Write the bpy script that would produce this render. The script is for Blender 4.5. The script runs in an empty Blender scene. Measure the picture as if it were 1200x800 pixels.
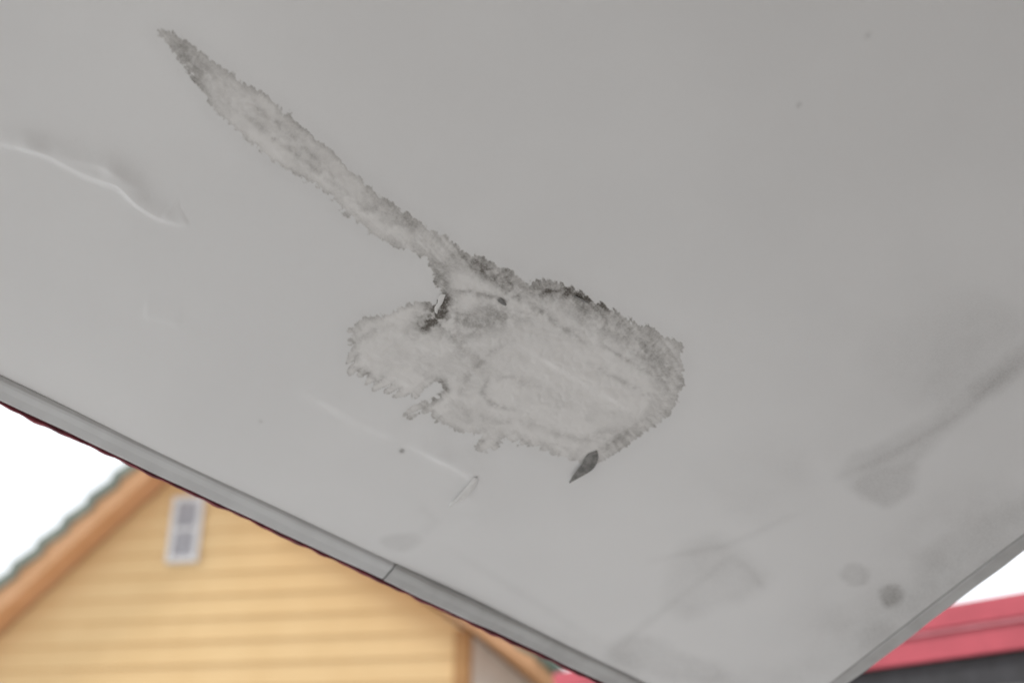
import bpy, math, numpy as np
from mathutils import Vector, Matrix
np.random.seed(3)
sc=bpy.context.scene
sc.view_settings.view_transform='Standard'
sc.view_settings.look='None'
sc.view_settings.exposure=0

# ------------------------------------------------------------------ camera
PITCH=math.radians(25); F=1333.0
C=np.array([0,0,1.6])
cd=bpy.data.cameras.new('camera'); cam=bpy.data.objects.new('camera',cd)
sc.collection.objects.link(cam); sc.camera=cam
cam.location=C; cam.rotation_euler=(math.radians(90)+PITCH,0,0)
cd.lens=40; cd.sensor_width=36; cd.clip_end=3000; cd.clip_start=.05
cd.dof.use_dof=True; cd.dof.focus_distance=1.50; cd.dof.aperture_fstop=2.1
fw=np.array([0,math.cos(PITCH),math.sin(PITCH)]); up=np.array([0,-math.sin(PITCH),math.cos(PITCH)]); rt=np.array([1.,0,0])
def ray(px,py): return rt*(px-600)+up*(400-py)+fw*F      # sight line used to survey real planes
def hit(px,py,P0,N):
    d=ray(px,py); return C+d*(np.dot(P0-C,N)/np.dot(d,N))

# ------------------------------------------------------------------ node helper
class G:
    def __init__(s,name,spec=None):
        s.m=bpy.data.materials.new(name); s.m.use_nodes=True; s.t=s.m.node_tree; s.n=s.t.nodes; s.l=s.t.links
        s.b=s.n['Principled BSDF']
        if spec is not None: s.b.inputs['Specular IOR Level'].default_value=spec
    def put(s,sock,v):
        if isinstance(v,bpy.types.NodeSocket): s.l.new(v,sock)
        else: sock.default_value=v
    def math(s,op,a,b=0.0,c=None,clamp=False):
        n=s.n.new('ShaderNodeMath'); n.operation=op; n.use_clamp=clamp
        s.put(n.inputs[0],a); s.put(n.inputs[1],b)
        if c is not None: s.put(n.inputs[2],c)
        return n.outputs[0]
    def noise(s,vec,scale,detail=4,rough=.5,dist=0.0):
        n=s.n.new('ShaderNodeTexNoise'); s.put(n.inputs['Vector'],vec); n.inputs['Scale'].default_value=scale
        n.inputs['Detail'].default_value=detail; n.inputs['Roughness'].default_value=rough; n.inputs['Distortion'].default_value=dist
        return n.outputs['Fac']
    def attr(s,name):
        n=s.n.new('ShaderNodeAttribute'); n.attribute_name=name; return n.outputs['Fac']
    def obj(s):
        return s.n.new('ShaderNodeTexCoord').outputs['Object']
    def mr(s,v,a,b,c=0.0,d=1.0,smooth=True):
        n=s.n.new('ShaderNodeMapRange'); n.interpolation_type='SMOOTHSTEP' if smooth else 'LINEAR'
        s.put(n.inputs[0],v); s.put(n.inputs[1],a); s.put(n.inputs[2],b); s.put(n.inputs[3],c); s.put(n.inputs[4],d); return n.outputs[0]
    def mix(s,f,a,b):
        n=s.n.new('ShaderNodeMixRGB'); s.put(n.inputs[0],f)
        s.put(n.inputs[1],a if isinstance(a,bpy.types.NodeSocket) else (*a,1)); s.put(n.inputs[2],b if isinstance(b,bpy.types.NodeSocket) else (*b,1)); return n.outputs[0]
    def bump(s,h,strength,dist=.01):
        n=s.n.new('ShaderNodeBump'); s.put(n.inputs['Height'],h); n.inputs['Strength'].default_value=strength; n.inputs['Distance'].default_value=dist
        s.l.new(n.outputs[0],s.b.inputs['Normal'])
def simple(name,a,b,scale,rough=.6,bump=0,metal=0):
    g=G(name,0.0 if rough>=.6 else None); v=g.obj()
    n=g.noise(v,scale,3,.6); g.put(g.b.inputs['Base Color'],g.mix(g.mr(n,.3,.7),a,b))
    g.b.inputs['Roughness'].default_value=rough; g.b.inputs['Metallic'].default_value=metal
    if bump: g.bump(n,bump)
    return g.m

# ------------------------------------------------------------------ mesh helpers
def mesh(name,v,f,mat,parent=None,smooth=False):
    me=bpy.data.meshes.new(name); me.from_pydata([tuple(map(float,p)) for p in v],[],f); me.update()
    o=bpy.data.objects.new(name,me); sc.collection.objects.link(o); me.materials.append(mat)
    if parent: o.parent=parent
    if smooth: me.polygons.foreach_set('use_smooth',[True]*len(me.polygons))
    return o
BF=[(0,3,2,1),(4,5,6,7),(0,1,5,4),(1,2,6,5),(2,3,7,6),(3,0,4,7)]
def boxes(name,lst,mat,parent=None,bev=0):
    v=[];f=[]
    for (x0,x1,y0,y1,z0,z1) in lst:
        k=len(v); v+=[(x0,y0,z0),(x1,y0,z0),(x1,y1,z0),(x0,y1,z0),(x0,y0,z1),(x1,y0,z1),(x1,y1,z1),(x0,y1,z1)]
        f+=[tuple(i+k for i in q) for q in BF]
    o=mesh(name,v,f,mat,parent)
    if bev:
        m=o.modifiers.new('b','BEVEL'); m.width=bev; m.segments=2
    return o
def box(name,x0,x1,y0,y1,z0,z1,mat,parent=None,bev=0): return boxes(name,[(x0,x1,y0,y1,z0,z1)],mat,parent,bev)
def empty(name,X,Y,Z,O):
    e=bpy.data.objects.new(name,None); sc.collection.objects.link(e)
    M=Matrix(((X[0],Y[0],Z[0],O[0]),(X[1],Y[1],Z[1],O[1]),(X[2],Y[2],Z[2],O[2]),(0,0,0,1))); e.matrix_world=M; return e

# ================================================================== CANOPY
D=1.3; N=np.array([0,.5,math.sqrt(3)/2]); P0=C+N*D
K=hit(896,865,P0,N)
U=hit(0,440,P0,N)-K; U/=np.linalg.norm(U)
V=np.cross(N,U)
if np.dot(V,hit(1200,630,P0,N)-K)<0: V=-V
canopy=empty('canopy',U,V,np.cross(U,V),K)
def lp(px,py):
    q=hit(px,py,P0,N)-K; return np.array([np.dot(q,U),np.dot(q,V)])
def lps(L): return np.array([lp(*p) for p in L])
PX=.00125
TW=abs(lp(0,470)[1])*.93; TR=.030; VE=2.45

stain=[(186,36),(196,37),(210,42),(224,53),(242,63),(265,80),(288,96),(320,118),(350,143),(385,173),(410,199),(440,224),(470,245),(500,267),(528,283),(548,298),(575,305),(600,318),(622,332),(650,328),(680,345),(710,358),(740,375),(770,388),(796,403),(802,430),(798,458),(785,485),(765,500),(738,520),(710,538),(690,547),(672,538),(650,533),(630,525),(612,520),(592,512),(578,524),(562,529),(557,522),(562,512),(540,505),(520,498),(507,484),(494,480),(480,486),(484,476),(498,470),(512,464),(521,455),(519,446),(508,445),(497,454),(488,464),(472,462),(456,450),(440,450),(428,440),(414,436),(407,418),(412,402),(410,388),(425,374),(445,370),(465,360),(488,354),(508,356),(518,350),(510,330),(503,315),(500,302),(485,298),(465,290),(440,278),(420,262),(400,245),(385,228),(360,212),(330,196),(300,173),(275,153),(252,134),(242,115),(232,96),(214,74),(197,54),(189,44)]

def stops(segs):
    out=[]
    for (a,b,h) in segs: out.append(np.arange(a,b-1e-9,h))
    return np.concatenate(out)
Ls=lps(stain); ulo,uhi=Ls[:,0].min()-.02,Ls[:,0].max()+.02; vlo,vhi=Ls[:,1].min()-.02,Ls[:,1].max()+.02
us=np.concatenate([stops([(TR,ulo,.0036),(ulo,uhi,.0015),(uhi,1.74,.0036)]),np.linspace(1.75,3.1,20)])
vs=np.concatenate([stops([(0,vlo,.0036),(vlo,min(vhi,1.25),.0015),(min(vhi,1.25),1.28,.0036)]),np.linspace(1.285,VE,20)])
nu,nv=len(us),len(vs); print('GRID',nu,nv)
UU,VV=np.meshgrid(us,vs,indexing='xy'); P=np.stack([UU.ravel(),VV.ravel()],1)
X_,Y_=P[:,0].copy(),P[:,1].copy()

def vnoise(x,y,f,seed):
    rs=np.random.RandomState(seed); T=rs.rand(256,256)
    x=x*f+57.3; y=y*f+91.7; xi=np.floor(x).astype(int); yi=np.floor(y).astype(int); a=x-xi; b=y-yi
    a=a*a*a*(a*(a*6-15)+10); b=b*b*b*(b*(b*6-15)+10); g=lambda i,j:T[i%256,j%256]
    return (g(xi,yi)*(1-a)+g(xi+1,yi)*a)*(1-b)+(g(xi,yi+1)*(1-a)+g(xi+1,yi+1)*a)*b
def fbm(x,y,f,o,seed,gain=.55):
    s=0;A=1;n=0
    for k in range(o):
        t=.6+1.1*k; xr=x*math.cos(t)-y*math.sin(t); yr=x*math.sin(t)+y*math.cos(t)
        s=s+A*vnoise(xr,yr,f*2.03**k,seed+k); n+=A; A*=gain
    return s/n
def comb(x,y,f,o,seed,gain=.6):        # anisotropic: no rotation
    s=0;A=1;n=0
    for k in range(o): s=s+A*vnoise(x,y,f*1.9**k,seed+k); n+=A; A*=gain
    return s/n
def sst(x,a,b):
    t=np.clip((x-a)/(b-a),0,1); return t*t*(3-2*t)

def polydist(P,poly,closed=True,R=None):
    n=len(poly); best=np.full(len(P),1e3); sp=np.zeros(len(P)); sgn=np.zeros(len(P)); acc=0; ins=np.zeros(len(P),bool)
    mg=.2 if R is None else R
    lo=poly.min(0)-mg; hi=poly.max(0)+mg
    idx=np.nonzero((P[:,0]>lo[0])&(P[:,0]<hi[0])&(P[:,1]>lo[1])&(P[:,1]<hi[1]))[0]; Q=P[idx]
    b_=np.full(len(Q),1e3); s_=np.zeros(len(Q)); g_=np.zeros(len(Q)); i_=np.zeros(len(Q),bool)
    for i in range(n if closed else n-1):
        a=poly[i]; b=poly[(i+1)%n]; ab=b-a; L=np.linalg.norm(ab)
        t=np.clip(((Q-a)@ab)/(L*L),0,1); q=Q-a-t[:,None]*ab; d=np.hypot(q[:,0],q[:,1])
        m=d<b_; b_[m]=d[m]; s_[m]=acc+t[m]*L; g_[m]=np.sign(ab[0]*q[m,1]-ab[1]*q[m,0]); acc+=L
        if closed:
            c=((a[1]>Q[:,1])!=(b[1]>Q[:,1])); den=(b[1]-a[1]) if b[1]!=a[1] else 1e-12
            i_^= c&(Q[:,0]<(b[0]-a[0])*(Q[:,1]-a[1])/den+a[0])
    best[idx]=b_; sp[idx]=s_; sgn[idx]=g_; ins[idx]=i_
    return best,sp,ins,sgn,acc
def smooth(poly,it=1):
    for _ in range(it):
        q=[]
        for i in range(len(poly)):
            a=poly[i]; b=poly[(i+1)%len(poly)]; q+= [a*.8+b*.2, a*.2+b*.8]
        poly=np.array(q)
    return poly
best,sp,ins,_,_=polydist(P,Ls,True,.10)
best=np.minimum(best,.5)
sd=np.where(ins,best,-best)
def blob(px,py,r):
    c=lp(px,py); return np.exp(-((P-c)**2).sum(1)/(2*(r*PX)**2))
n90=fbm(X_,Y_,85,4,21,.6); n40=fbm(X_,Y_,38,4,25); n200=fbm(X_,Y_,210,2,28)
near=np.exp(-(np.abs(sd)/.022)**2)
# drip scallops where the water front crept outwards (lower left lobe)
sc_w=np.clip(1.5*blob(440,455,33)+.5*blob(500,490,16)+.6*blob(612,522,40)+.8*blob(412,412,22),0,1.2)
e0=lp(440,450)-lp(425,462); e0/=np.linalg.norm(e0); e1=np.array([-e0[1],e0[0]])
tc=(P@e1)+.006*(n40-.5)*2+.003*(n90-.5)
scal=np.abs(np.sin(tc*math.pi/.0155))**.7*(.35+1.2*comb(tc,tc*0,45,1,5))
sd2=sd+near*sc_w*(.017*scal-.007)
# feathery fingers on the right and upper rim, all slanting the same way
f0=lp(800,470)-lp(770,430); f0/=np.linalg.norm(f0); f1=np.array([-f0[1],f0[0]])
ta=P@f1; tl=P@f0
sc_r=np.clip(1.1*blob(795,440,50)+blob(750,380,45)+.8*blob(670,340,35)+.5*blob(360,160,90)+.5*blob(430,240,60)+.5*blob(280,90,60),0,1.1)
cb1=comb(ta+.003*n90,tl*.16,185,3,9); cb2=comb(sp+.004*n90,sd*.2,300,2,14)
d=sd2+near*sc_r*.013*(cb1-.5)+.0085*(n90-.5)+.0070*(cb2-.5)*near+.008*(n40-.5)+.0015*(n200-.5)
rim=.0080*np.ones(len(P))
for (x,y,r,a) in [(792,445,38,.046),(760,395,35,.042),(700,365,35,.038),(650,350,30,.02),(545,305,28,.030),(500,285,25,.014),(600,330,25,.028),(730,515,30,.020),(480,455,35,.006),(415,410,25,.006),(220,60,25,.016),(650,530,30,.012),(785,475,20,.014),(600,515,40,.010),(450,260,40,.006)]:
    rim+=a*blob(x,y,r)
inside=sst(d,-.0014,.0020)
rimf=np.clip(1-d/rim,0,1)**.6
edge=np.clip(1-np.abs(d-.0016)/.0026,0,1)
combf=np.clip((.65*cb1+.35*cb2-.34)/.30,0,1)
inner_ring=np.exp(-((d-.021-.016*(n40-.5))/.0020)**2)*np.clip((n90-.42)/.2,0,1)*(1-np.clip(2*blob(340,160,110),0,1))

def stroke(pts,w,amp,fade=True):
    pl=lps(pts); d_,s,_,_,L=polydist(P,pl,False,w*PX*3)
    e=np.exp(-((np.minimum(d_,1)+.008*(n40-.5))/(w*PX))**2)
    if fade: e*=np.clip(np.minimum(s,L-s)/(L*.25)+.25,0,1)
    return amp*e
st=np.zeros(len(P))
for pts,w,a in [
 ([(516,350),(509,362),(501,374),(490,390)],11,1.3),([(514,360),(508,372),(500,386)],6,1.0),([(527,342),(522,356),(515,372),(520,384)],7,.8),
 ([(530,340),(560,345),(596,352)],4,.9),([(506,305),(512,325),(522,343)],11,.6),([(545,305),(580,318),(606,336),(650,348)],14,.6),
 ([(650,336),(690,352),(735,380)],15,.5),([(636,342),(655,335),(672,343)],5,.8),([(672,344),(700,354),(716,362)],3,1.2),([(500,392),(540,390),(580,378)],12,.25),
 ([(525,365),(560,378),(600,372)],15,.5),([(560,355),(600,372),(640,366)],9,.4),([(535,405),(560,420),(570,438)],10,.22),([(530,360),(528,390),(545,410)],11,.4),
 ([(574,440),(565,458),(575,472),(602,480)],4,.5),([(600,400),(570,415),(548,440),(540,470)],5,.35),([(618,452),(598,440),(580,444)],4,.3),
 ([(690,425),(730,447),(768,468)],4,.5),([(700,400),(740,425),(776,445)],3,.45),([(745,415),(775,430),(790,450)],16,.35),([(690,372),(730,395),(770,420)],16,.35),
 ([(530,470),(560,490),(600,494),(650,500)],8,.28),([(600,440),(640,455),(660,480)],8,.18),([(640,505),(680,515),(720,505)],6,.4),([(740,500),(720,515),(700,530)],9,.4),
 ([(415,400),(440,388),(470,378)],5,.25),([(512,440),(524,455),(508,470),(486,482)],5,.5),
 ([(412,395),(418,412),(412,428),(440,442),(470,455)],6,.45),
 ([(200,48),(250,95),(300,130),(350,165),(400,210),(450,250)],15,.12),([(255,92),(290,118),(345,160),(390,205)],3,.28),([(270,120),(320,160),(380,205),(440,255)],3,.28),
 ([(430,232),(465,255),(500,278)],10,.32),([(200,45),(225,70),(243,92)],10,.34),
 ([(540,300),(570,325),(640,370),(700,410)],4,.35),([(570,500),(566,512),(561,524)],5,.3),
 ([(620,350),(660,385),(700,400)],10,.25),
 ]: st+=stroke(pts,w,a)
stm=np.clip((.50*n90+.30*n40+.20*n200-.37)/.22,0,1)
wash=np.clip((fbm(X_+.02*n40,Y_+.03*n90,20,4,60,.58)-.44)/.20,0,1)*(1-.8*blob(650,430,60))*(1-.5*blob(450,400,30))
x=.015+rimf*.29*(.28+1.0*combf)*(.6+.8*n90)+edge*.11+wash*.13*(.6+.8*n90)+st*.58*(.15+1.05*stm)+inner_ring*.07
x=x*inside
sm=np.zeros(len(P))
def soft(pts,edge,a,smo=2):
    d_,_,i,_,_=polydist(P,smooth(lps(pts),smo),True,.08); d_=np.minimum(d_,1); s=np.where(i,d_,-d_)+.012*(n40-.5)
    return a*sst(s/(edge*PX),-1,1)
sm+=soft([(978,556),(1000,532),(1060,505),(1120,470),(1210,392),(1210,432),(1110,505),(1078,540),(1062,582),(1032,594),(1006,580)],11,.38)
sm+=soft([(1000,565),(1030,548),(1080,540),(1075,575),(1045,597),(1015,590)],8,.16)
sm+=soft([(775,695),(800,640),(835,628),(868,645),(902,680),(875,700),(835,712),(800,725)],20,.34)
sm+=soft([(705,770),(730,742),(770,745),(800,765),(850,778),(855,795),(800,800),(740,790)],14,.36)
sm+=soft([(1080,640),(1140,618),(1210,575),(1210,600),(1150,640),(1100,665),(1070,668)],18,.34)
sm+=soft([(444,634),(462,624),(488,622),(494,634),(478,646),(456,644)],7,.36)
sm+=soft([(986,662),(1002,657),(1019,667),(1016,684),(998,687),(986,676)],7,.65)
sm+=soft([(1029,692),(1040,683),(1057,687),(1055,702),(1040,711),(1030,704)],7,.95)
for pts,w,a in [([(980,560),(1050,530),(1120,490),(1200,420)],7,.34),([(760,660),(800,650),(850,640),(940,600)],6,.18),([(860,655),(880,668),(895,690)],6,.2),
   ([(720,760),(770,720),(860,650)],7,.2),([(1000,760),(1100,690),(1200,625)],30,.5),([(940,780),(1040,700),(1200,560)],75,.42),([(800,800),(900,790),(980,780)],26,.3),
   ([(1060,480),(1120,430),(1200,360)],85,.34),([(520,640),(600,690),(700,750)],8,.16),([(490,588),(510,610),(490,630)],8,.15),([(840,600),(900,560),(960,540)],60,.2),([(640,740),(760,780)],20,.25)]:
    sm+=stroke(pts,w,a)
sm*=.65+.55*np.clip((fbm(X_,Y_,16,4,30)-.28)/.42,0,1)
sm+=.14*np.exp(-(np.maximum(-sd,0)/.016)**2)*(1-inside)*(.4+n40)
for (px_,py_,r,a) in [(471,527,2.0,2.6),(1017,42,2.2,.45),(936,123,1.8,.7),(588,352,3,.7),(306,492,1.8,.5)]:
    sm+=a*np.clip(blob(px_,py_,r),0,1)
x=np.clip(x+.34*sm,0,1)
basev=np.clip((fbm(X_,Y_,3.2,4,80)-.3)/.4,0,1)
# relief: wrinkled, lifted skin of paint (metres, negative = hanging down)
z=np.zeros(len(P))
def fold(pts,w,h,tail=5):
    global z
    pl=lps(pts)
    for _ in range(2):
        q=[pl[0]]
        for i in range(len(pl)-1): q+=[pl[i]*.75+pl[i+1]*.25,pl[i]*.25+pl[i+1]*.75]
        q.append(pl[-1]); pl=np.array(q)
    d_,s,_,sg,L=polydist(P,pl,False,.14); d_=np.minimum(d_,1); sdv=d_*sg
    f=np.clip(np.minimum(s,L-s)/(L*.22),0,1); f=f*f*(3-2*f)
    f=f*(.45+1.1*comb(s,s*0,38,1,12))
    w_=w*(.7+.7*comb(s,s*0,25,2,33))
    a=np.where(sdv>0,np.exp(-(d_/(w_*PX))**2),np.exp(-(d_/(w_*tail*PX))**2))
    z-=h*a*f
fold([(-30,160),(20,170),(55,178),(85,196),(118,210),(140,214),(160,238),(188,256),(215,262)],4.5,.0048,3.5)
fold([(60,180),(95,186),(130,196),(155,214),(180,226)],6,.0018,3)
fold([(335,448),(370,462),(405,482),(440,500),(475,512)],7,.0014,4)
fold([(470,512),(505,532),(535,545),(556,560),(548,574),(526,590)],5,.0028,4)
fold([(600,585),(560,600),(520,640)],8,.0016,3)
fold([(165,368),(190,374),(215,380)],6,.0016,3)
fold([(190,250),(210,262),(222,258)],5,.0020,3)
fold([(440,418),(458,400),(482,384)],3.5,.0018,2)
fold([(600,395),(650,425),(700,455),(745,480)],5,.0014,3)
z-=.0030*np.sin(X_*7.1+1.3*np.sin(Y_*4))*np.sin(Y_*5.3+.7)+.0008*np.sin(X_*17+Y_*11)
z-=np.clip(sd/.02,0,1)*(.0010*fbm(X_,Y_,45,2,50)+.0004*np.abs(fbm(X_,Y_,70,2,57)-.5)*4)
z-=.012*np.exp(-((P[:,0]-TR)/.035)**2)

me=bpy.data.meshes.new('soffit_panel')
co=np.column_stack([P,z]).astype(np.float32)
me.vertices.add(nu*nv); me.vertices.foreach_set('co',co.ravel())
i=np.arange(nu-1)[None,:]+np.arange(nv-1)[:,None]*nu
quads=np.stack([i,i+nu,i+nu+1,i+1],-1).reshape(-1,4)
me.loops.add(quads.size); me.loops.foreach_set('vertex_index',quads.ravel().astype(np.int32))
me.polygons.add(len(quads)); me.polygons.foreach_set('loop_start',np.arange(0,quads.size,4,dtype=np.int32))
me.update(calc_edges=True)
me.polygons.foreach_set('use_smooth',np.ones(len(me.polygons),bool))
for nm,arr in [('stain',x),('damp',inside),('basev',basev)]:
    a=me.attributes.new(nm,'FLOAT','POINT'); a.data.foreach_set('value',arr.astype(np.float32))
panel=bpy.data.objects.new('soffit_panel',me); sc.collection.objects.link(panel); panel.parent=canopy

g=G('painted_soffit'); o=g.obj()
nf=g.noise(o,330,2,.65)
xx=g.math('MULTIPLY',g.attr('stain'),g.mr(nf,.3,.7,.82,1.18))
base=g.mix(g.attr('basev'),(.865,.87,.868),(.83,.835,.834))
base=g.mix(g.math('MULTIPLY',g.mr(nf,.60,.8),.06),base,(.45,.44,.43))
warm=g.mix(g.math('MULTIPLY',g.attr('damp'),.6),base,(.865,.848,.82))
col=g.mix(xx,warm,(.13,.118,.103))
g.put(g.b.inputs['Base Color'],col)
g.b.inputs['Roughness'].default_value=.45
g.b.inputs['Specular IOR Level'].default_value=.35
g.bump(nf,.12,.0012)
me.materials.append(g.m)

m_trim=simple('grey_trim_paint',(.66,.67,.67),(.58,.585,.585),9,.5)
m_trim2=simple('grey_trim_paint_dark',(.55,.555,.55),(.45,.45,.445),12,.55)  # darker grey version of the trim colour, for the right-hand pieces
m_lip=simple('dark_red_lip',(.36,.07,.09),(.20,.05,.065),60,.5)
m_red=simple('red_metal',(.54,.085,.115),(.46,.07,.095),6,.38)
m_dark=simple('black_steel',(.02,.02,.022),(.035,.035,.04),20,.5)
m_slab=simple('roof_sheet_grey',(.3,.3,.3),(.22,.22,.22),5,.5)
ju=lp(468,655)[0]
def trim(name,u0,u1,v0,v1,zz,mat,n=160,amp=.0008,seed=0,along='u'):
    prof=[(0,.004),(.0,-.001),(.08,-.0045),(.2,-.0055),(.5,-.0050),(.85,-.0062),(.96,-.0045),(1,.001),(1,.02)]
    v=[];f=[]; m=len(prof)
    for i in range(n+1):
        t=i/n; a=u0+(u1-u0)*t
        w=amp*(math.sin(a*9+seed)+.6*math.sin(a*23+seed*2)+.35*math.sin(a*61+seed))
        for (p,zp) in prof:
            b=v0+(v1-v0)*p+w*(p)
            v.append((a,b,zp+zz+w*.7) if along=='u' else (b,a,zp+zz+w*.7))
    for i in range(n):
        for j in range(m-1):
            k=i*m+j; f.append((k,k+1,k+m+1,k+m))
    f.append(tuple(range(m))); f.append(tuple(n*m+j for j in range(m))[::-1])
    return mesh(name,v,f,mat,canopy,False)
trim('edge_trim_a',ju+.0013,3.1,-.0005,-TW,0,m_trim,seed=1,amp=.0005)
trim('edge_trim_b',-.0,ju-.0013,-.0005,-TW+.002,-.0016,m_trim2,seed=4,amp=.0008)
trim('edge_trim_side',-TW,VE,TR-.0005,0.0,-.008,m_trim2,seed=2,along='v')
def lip(name,u0,u1,v0,zlow,n=400):
    v=[];f=[]
    for i in range(n+1):
        a=u0+(u1-u0)*i/n
        w=.0004*math.sin(a*31)+.0005*math.sin(a*83+2)*math.sin(a*19)+.0004*math.sin(a*171)
        th=.0026+.0008*math.sin(a*47)+.0006*math.sin(a*133)
        for (b,c) in [(v0+w,.12),(v0+w,zlow+w),(v0-th+w,zlow+w),(v0-th+w,.12)]: v.append((a,b,c))
    for i in range(n):
        for j in range(4):
            k=i*4+j; k2=i*4+(j+1)%4; f.append((k,k2,k2+4,k+4))
    f+= [(0,1,2,3),(n*4+3,n*4+2,n*4+1,n*4)]
    return mesh(name,v,f,m_lip,canopy)
lip('red_fascia_lip',-.002,3.1,-TW-.0017,-.0065)
box('roof_slab',.002,3.1,-TW+.002,VE,.024,.115,m_slab,canopy)
box('roof_cap',-.01,3.12,-TW-.02,VE+.02,.121,.13,m_red,canopy)

# peeled flakes -------------------------------------------------
m_flake=simple('peeled_flake_backing',(.20,.20,.195),(.34,.335,.325),120,.8)
m_flakel=simple('peeled_paint_skin',(.87,.87,.86),(.81,.81,.80),120,.6)
def flake(name,left,right,mat,lift,curl):
    L=lps(left);R=lps(right); n=len(L); v=[];f=[]; m=6
    allp=np.vstack([L,R]); lo=allp.min(0)-.003; hi=allp.max(0)+.003
    msk=(X_>lo[0])&(X_<hi[0])&(Y_>lo[1])&(Y_<hi[1]); zb_=float(z[msk].min())-.0006
    for i in range(n):
        for j in range(m):
            t=j/(m-1); p=L[i]*(1-t)+R[i]*t; s=i/(n-1)
            v.append((p[0],p[1],zb_-lift*s**1.6-curl*math.sin(t*math.pi)*(.3+s)))
    for i in range(n-1):
        for j in range(m-1):
            k=i*m+j; f.append((k,k+m,k+m+1,k+1))
    ob=mesh(name,v,f,mat,canopy,True)
    s=ob.modifiers.new('s','SOLIDIFY'); s.thickness=.0005; s=ob.modifiers.new('u','SUBSURF'); s.levels=s.render_levels=2
    return ob
flake('peeling_flake',[(688,531),(683,538),(682,542),(673,551),(666,561)],[(700,526),(702,537),(696,548),(688,552),(667,562)],m_flake,.006,.002)
flake('torn_paint_edge',[(517,343),(512,350),(514,354),(508,358),(510,364)],[(523,344),(520,350),(519,355),(514,359),(513,366)],m_flakel,.003,.001)
flake('lifted_skin',[(556,556),(548,566),(540,575),(525,589)],[(561,557),(556,572),(545,583),(527,590)],m_flakel,.003,.003)
flake('loose_chip',[(672,345),(680,348),(690,353)],[(673,348),(681,352),(691,355)],m_flake,.002,.0008)
flake('loose_chip_b',[(586,348),(590,351),(594,355)],[(583,352),(588,356),(593,357)],m_flake,.002,.0006)

def w2(u,v): return K+U*u+V*v
p=w2(2.95,.1)
ob=box('post',-.04,.04,-.04,.04,0,p[2]+.01,m_slab,None,.006)
ob.location=(p[0],p[1],0); ob.parent=canopy; ob.matrix_parent_inverse=canopy.matrix_world.inverted()

# ================================================================== UNSEEN WALL behind the camera, added to dim the soffit's top and right
Uh=np.array([U[0],U[1],0]); Uh/=np.linalg.norm(Uh); Bn=np.array([-Uh[1],Uh[0],0])
if np.dot(Bn,V)<0: Bn=-Bn
p0=w2(-1.0,VE); bX=Uh
own=empty('added_shade_building',bX,np.cross([0,0,1],bX),[0,0,1],[p0[0],p0[1],0])
sg=1 if np.dot(np.cross([0,0,1],bX),Bn)>0 else -1
gb=G('shade_wall_brick',0.0); bt=gb.n.new('ShaderNodeTexBrick'); mp=gb.n.new('ShaderNodeMapping'); mp.inputs['Rotation'].default_value=(math.radians(90),0,0)
gb.l.new(gb.obj(),mp.inputs[0]); gb.l.new(mp.outputs[0],bt.inputs[0]); bt.inputs['Scale'].default_value=4.4
bt.inputs['Color1'].default_value=(.24,.19,.16,1); bt.inputs['Color2'].default_value=(.18,.15,.13,1); bt.inputs['Mortar'].default_value=(.3,.29,.27,1); bt.inputs['Mortar Size'].default_value=.015
gb.l.new(bt.outputs[0],gb.b.inputs['Base Color']); gb.b.inputs['Roughness'].default_value=.85
y0,y1=sorted((sg*.30,sg*6))
box('added_shade_wall',-.8,7,y0,y1,0,5.2,gb.m,own)
yf=sg*.30-sg*.03
boxes('door_frame',[(1.6,1.7,*sorted((yf,yf-sg*.05)),0,2.1),(2.5,2.6,*sorted((yf,yf-sg*.05)),0,2.1),(1.7,2.5,*sorted((yf,yf-sg*.05)),2.0,2.1)],m_trim,own,.004)
box('door_leaf',1.7,2.5,*sorted((yf+sg*.02,yf-sg*.02)),0.01,2.0,m_dark,own)

# ================================================================== NEIGHBOUR CARPORT (red)
def atH(px,py,h):
    d=ray(px,py); return C+d*(h/d[2])
A=atH(1200,693,.80); B=atH(648,788,.80)
T=(A-B); Ln=np.linalg.norm(T[:2]); T=np.array([T[0],T[1],0])/Ln
carport=empty('red_carport',T,np.cross([0,0,1],T),[0,0,1],[B[0],B[1],0])
top=2.40; L2=Ln+3.0
m_redl=simple('red_metal_light',(.70,.26,.30),(.60,.20,.23),8,.35)
boxes('fascia_upper',[(0,L2,0,.03,top-.07,top)],m_red,carport,.004)
boxes('fascia_lower',[(.02,L2-.01,.022,.05,top-.165,top-.072)],m_red,carport,.006)
boxes('fascia_bead',[(.01,L2,.008,.02,top-.084,top-.071)],m_redl,carport,.003)
boxes('beam',[(.03,L2-.03,.06,.16,top-.26,top-.10)],m_dark,carport,.004)
boxes('roof_sheet',[(.0,L2,.031,2.6,top-.065,top-.035)],m_red,carport)
boxes('rafters',[(x_,x_+.05,.165,2.55,top-.19,top-.07) for x_ in np.arange(.1,L2-.1,.6)],m_dark,carport)
boxes('posts',[(x_,x_+.09,.1,.19,0,top-.262) for x_ in (.4,L2-.2)],m_dark,carport,.004)

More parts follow.
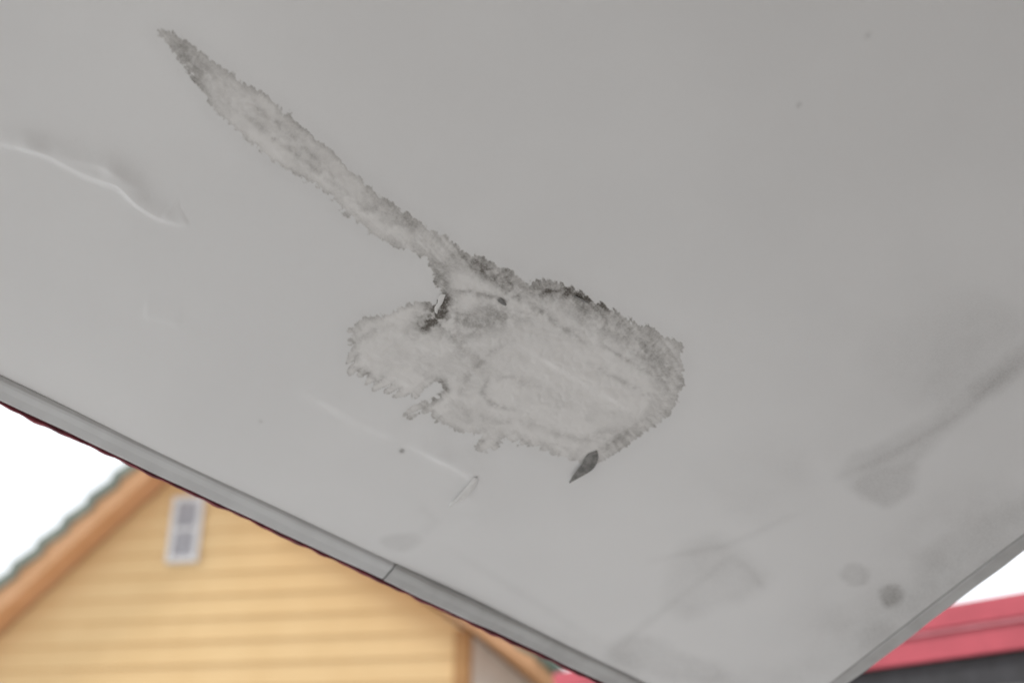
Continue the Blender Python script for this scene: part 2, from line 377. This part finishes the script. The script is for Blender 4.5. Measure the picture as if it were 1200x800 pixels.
# ================================================================== YELLOW HOUSE
al=math.radians(11)
q=ray(221,620); q=C+q*(12/q[1])
T=np.array([math.cos(al),-math.sin(al),0]); YI=np.array([math.sin(al),math.cos(al),0])
house=empty('yellow_house',T,YI,[0,0,1],[q[0],q[1],0])
O=np.array([q[0],q[1],0])
def hp(px,py,y=0.0):
    r=hit(px,py,O+YI*y,YI)-O; return np.array([np.dot(r,T),r[2]])
OV=-.38
a,b=hp(0,715,OV),hp(180,553,OV); c,d2=hp(440,666,OV),hp(648,800,OV)
sl=(b[1]-a[1])/(b[0]-a[0]); sr=-(d2[1]-c[1])/(d2[0]-c[0])
xa=(c[1]+sr*c[0]-a[1]+sl*a[0])/(sl+sr); za=a[1]+sl*(xa-a[0])
xc=hp(545,770)[0]; xl=xa-(xc-xa)*1.0
def zr(x): return za-(xa-x)*sl if x<xa else za-(x-xa)*sr
m_sid=simple('yellow_siding',(.74,.53,.285),(.70,.49,.255),1.3,.6)
m_tan=simple('orange_trim',(.72,.42,.24),(.64,.36,.19),3,.6)
m_side=simple('grey_render',(.78,.76,.72),(.71,.69,.64),4,.8)
m_brn=simple('brown_corner',(.45,.26,.12),(.38,.21,.10),5,.6)
v=[];f=[]; hb=.235; zz=0.0
def xs(z_):
    lo=max(xl,xa-(za-z_)/sl) if z_>zr(xl) else xl
    hi=min(xc,xa+(za-z_)/sr) if z_>zr(xc) else xc
    return lo,hi
while zz<za+.2:
    z1=zz+hb
    zt=min(z1,za)
    if zt-zz<.02: break
    l0,h0=xs(zz); l1,h1=xs(zt); k=len(v)
    v+=[(l0,-.028,zz),(h0,-.028,zz),(h1,-.004,zt),(l1,-.004,zt),(l0,0.0,zz),(h0,0.0,zz)]
    f+=[(k,k+1,k+2,k+3),(k,k+4,k+5,k+1)]
    zz=z1
mesh('siding',v,f,m_sid,house)
DEP=8.0
mesh('wall_shell',[(xl,.002,0),(xc,.002,0),(xc,.002,zr(xc)),(xa,.002,za),(xl,.002,zr(xl)),(xl,DEP,0),(xc,DEP,0),(xc,DEP,zr(xc)),(xa,DEP,za),(xl,DEP,zr(xl))],
     [(0,1,2,3,4),(5,9,8,7,6),(1,6,7,2),(0,4,9,5)],m_side,house)
boxes('corner_boards',[(xc-.10,xc+.05,-.06,.10,0,zr(xc)-.02),(xl-.05,xl+.10,-.06,.10,0,zr(xl)-.02)],m_brn,house,.01)
g2=G('green_roof_tiles',0.0); oo=g2.obj()
n1=g2.noise(oo,4,4,.65); n2=g2.noise(oo,1.2,2,.5)
cc=g2.mix(g2.mr(n1,.35,.65),(.10,.14,.115),(.22,.26,.21)); cc=g2.mix(g2.math('MULTIPLY',g2.mr(n2,.4,.6),.5),cc,(.28,.30,.27))
g2.put(g2.b.inputs['Base Color'],cc); g2.b.inputs['Roughness'].default_value=.75; m_tile=g2.m
def slope(side):
    s=sl if side<0 else sr; e=(xc-xa)+.75
    x0,x1=xa,xa+side*e
    zb=lambda x: za-abs(x-xa)*s
    def slab(name,y0,y1,lo,hi,mat):
        v=[(x0,y0,zb(x0)+lo),(x1,y0,zb(x1)+lo),(x1,y1,zb(x1)+lo),(x0,y1,zb(x0)+lo),(x0,y0,zb(x0)+hi),(x1,y0,zb(x1)+hi),(x1,y1,zb(x1)+hi),(x0,y1,zb(x0)+hi)]
        return mesh(name,v,BF,mat,house)
    slab('eave_deck',OV+.03,DEP+.3,.03,.17,m_tan)
    slab('barge_board',OV-.0,OV+.028,.0 if side<0 else .03,.30 if side<0 else .18,m_tan)
    Lt=math.hypot(e+.08,(e+.08)*s); nt=int(Lt/.057)
    ys=np.concatenate([np.arange(0,3,.05),np.arange(3,DEP+.76,.075)]); ny=len(ys)-1
    nrm=np.array([side*s,1]); nrm=nrm/np.linalg.norm(nrm)
    v=[];f=[]
    top_=.32 if side<0 else .20
    for i in range(nt+1):
        t=i/nt*Lt; x=x0+side*t/math.hypot(1,s); z0=zb(x)+top_
        for j in range(ny+1):
            y=OV-.05+ys[j]
            h=.055*((t/.34)%1.0)+.035*abs(math.sin(y*math.pi/.30))
            v.append((x+nrm[0]*h,y,z0+nrm[1]*h))
    for i in range(nt):
        for j in range(ny):
            k=i*(ny+1)+j; f.append((k,k+1,k+ny+2,k+ny+1))
    o_=mesh('roof_tiles',v,f,m_tile,house)
    so=o_.modifiers.new('s','SOLIDIFY'); so.thickness=.10; so.offset=1 if side>0 else -1
slope(-1); slope(1)
# vent
v0=hp(195,661); v1=hp(243,582)
m_w=simple('white_vent_frame',(.70,.69,.68),(.64,.63,.62),10,.6); m_l=simple('vent_louvre',(.56,.55,.57),(.48,.47,.49),12,.6)
x0,x1,z0,z1=v0[0]+.02,v1[0]-.0,v0[1],v1[1]; fr=.06
vent=bpy.data.objects.new('gable_vent',None); sc.collection.objects.link(vent); vent.parent=house
zm=(z0+z1)/2
boxes('vent_frame',[(x0,x0+fr,-.075,-.03,z0,z1),(x1-fr,x1,-.075,-.03,z0,z1),(x0+fr,x1-fr,-.073,-.03,z1-fr,z1),(x0+fr,x1-fr,-.073,-.03,z0,z0+fr),
   (x0+fr,x1-fr,-.071,-.03,zm-.02,zm+.02)],m_w,vent,.006)
box('vent_back',x0+fr,x1-fr,-.035,-.029,z0+fr,z1-fr,m_l,vent)
v=[];f=[]; nl=12
for i in range(nl):
    a0=z0+fr+(z1-z0-2*fr)*i/nl; a1=a0+(z1-z0-2*fr)/nl*.95; k=len(v)
    v+=[(x0+fr,-.068,a0),(x1-fr,-.068,a0),(x1-fr,-.04,a1),(x0+fr,-.04,a1)]; f.append((k,k+1,k+2,k+3))
mesh('louvres',v,f,m_l,vent)
m_gl=simple('window_glass',(.05,.07,.08),(.08,.1,.11),2,.1)
for cx in (xa-1.2,xa+1.3):
    box('window_frame',cx-.55,cx+.55,-.07,-.03,.9,2.1,m_w,house,.01)
    box('window_pane',cx-.48,cx+.48,-.076,-.072,.97,2.03,m_gl,house)

# ================================================================== GROUND
gg=G('ground',0.0); oo=gg.obj()
pav=gg.mix(gg.mr(gg.noise(oo,2.0,3,.65),.3,.7),(.60,.595,.585),(.54,.535,.525))
gg.put(gg.b.inputs['Base Color'],pav); gg.b.inputs['Roughness'].default_value=.9
mesh('ground',[(-1500,-1500,0),(1500,-1500,0),(1500,1500,0),(-1500,1500,0)],[(0,1,2,3)],gg.m)

# ================================================================== LIGHT
EL=math.radians(45); AZ=math.radians(256)
w=bpy.data.worlds.new('World'); sc.world=w; w.use_nodes=True; nt=w.node_tree
sky=nt.nodes.new('ShaderNodeTexSky'); sky.sky_type='NISHITA'; sky.sun_disc=False; sky.sun_elevation=EL; sky.sun_rotation=AZ
mx=nt.nodes.new('ShaderNodeMixRGB'); mx.inputs[0].default_value=.85; mx.inputs[2].default_value=(9.4,9.6,9.8,1)
nt.links.new(sky.outputs[0],mx.inputs[1]); bg=nt.nodes['Background']; nt.links.new(mx.outputs[0],bg.inputs[0]); bg.inputs[1].default_value=.15
sd_=bpy.data.lights.new('sun','SUN'); sd_.energy=1.5; sd_.angle=math.radians(11); sd_.color=(1,.96,.9)
so=bpy.data.objects.new('sun',sd_); sc.collection.objects.link(so)
dirv=Vector((math.sin(AZ)*math.cos(EL),math.cos(AZ)*math.cos(EL),math.sin(EL)))
so.rotation_euler=dirv.to_track_quat('Z','Y').to_euler()
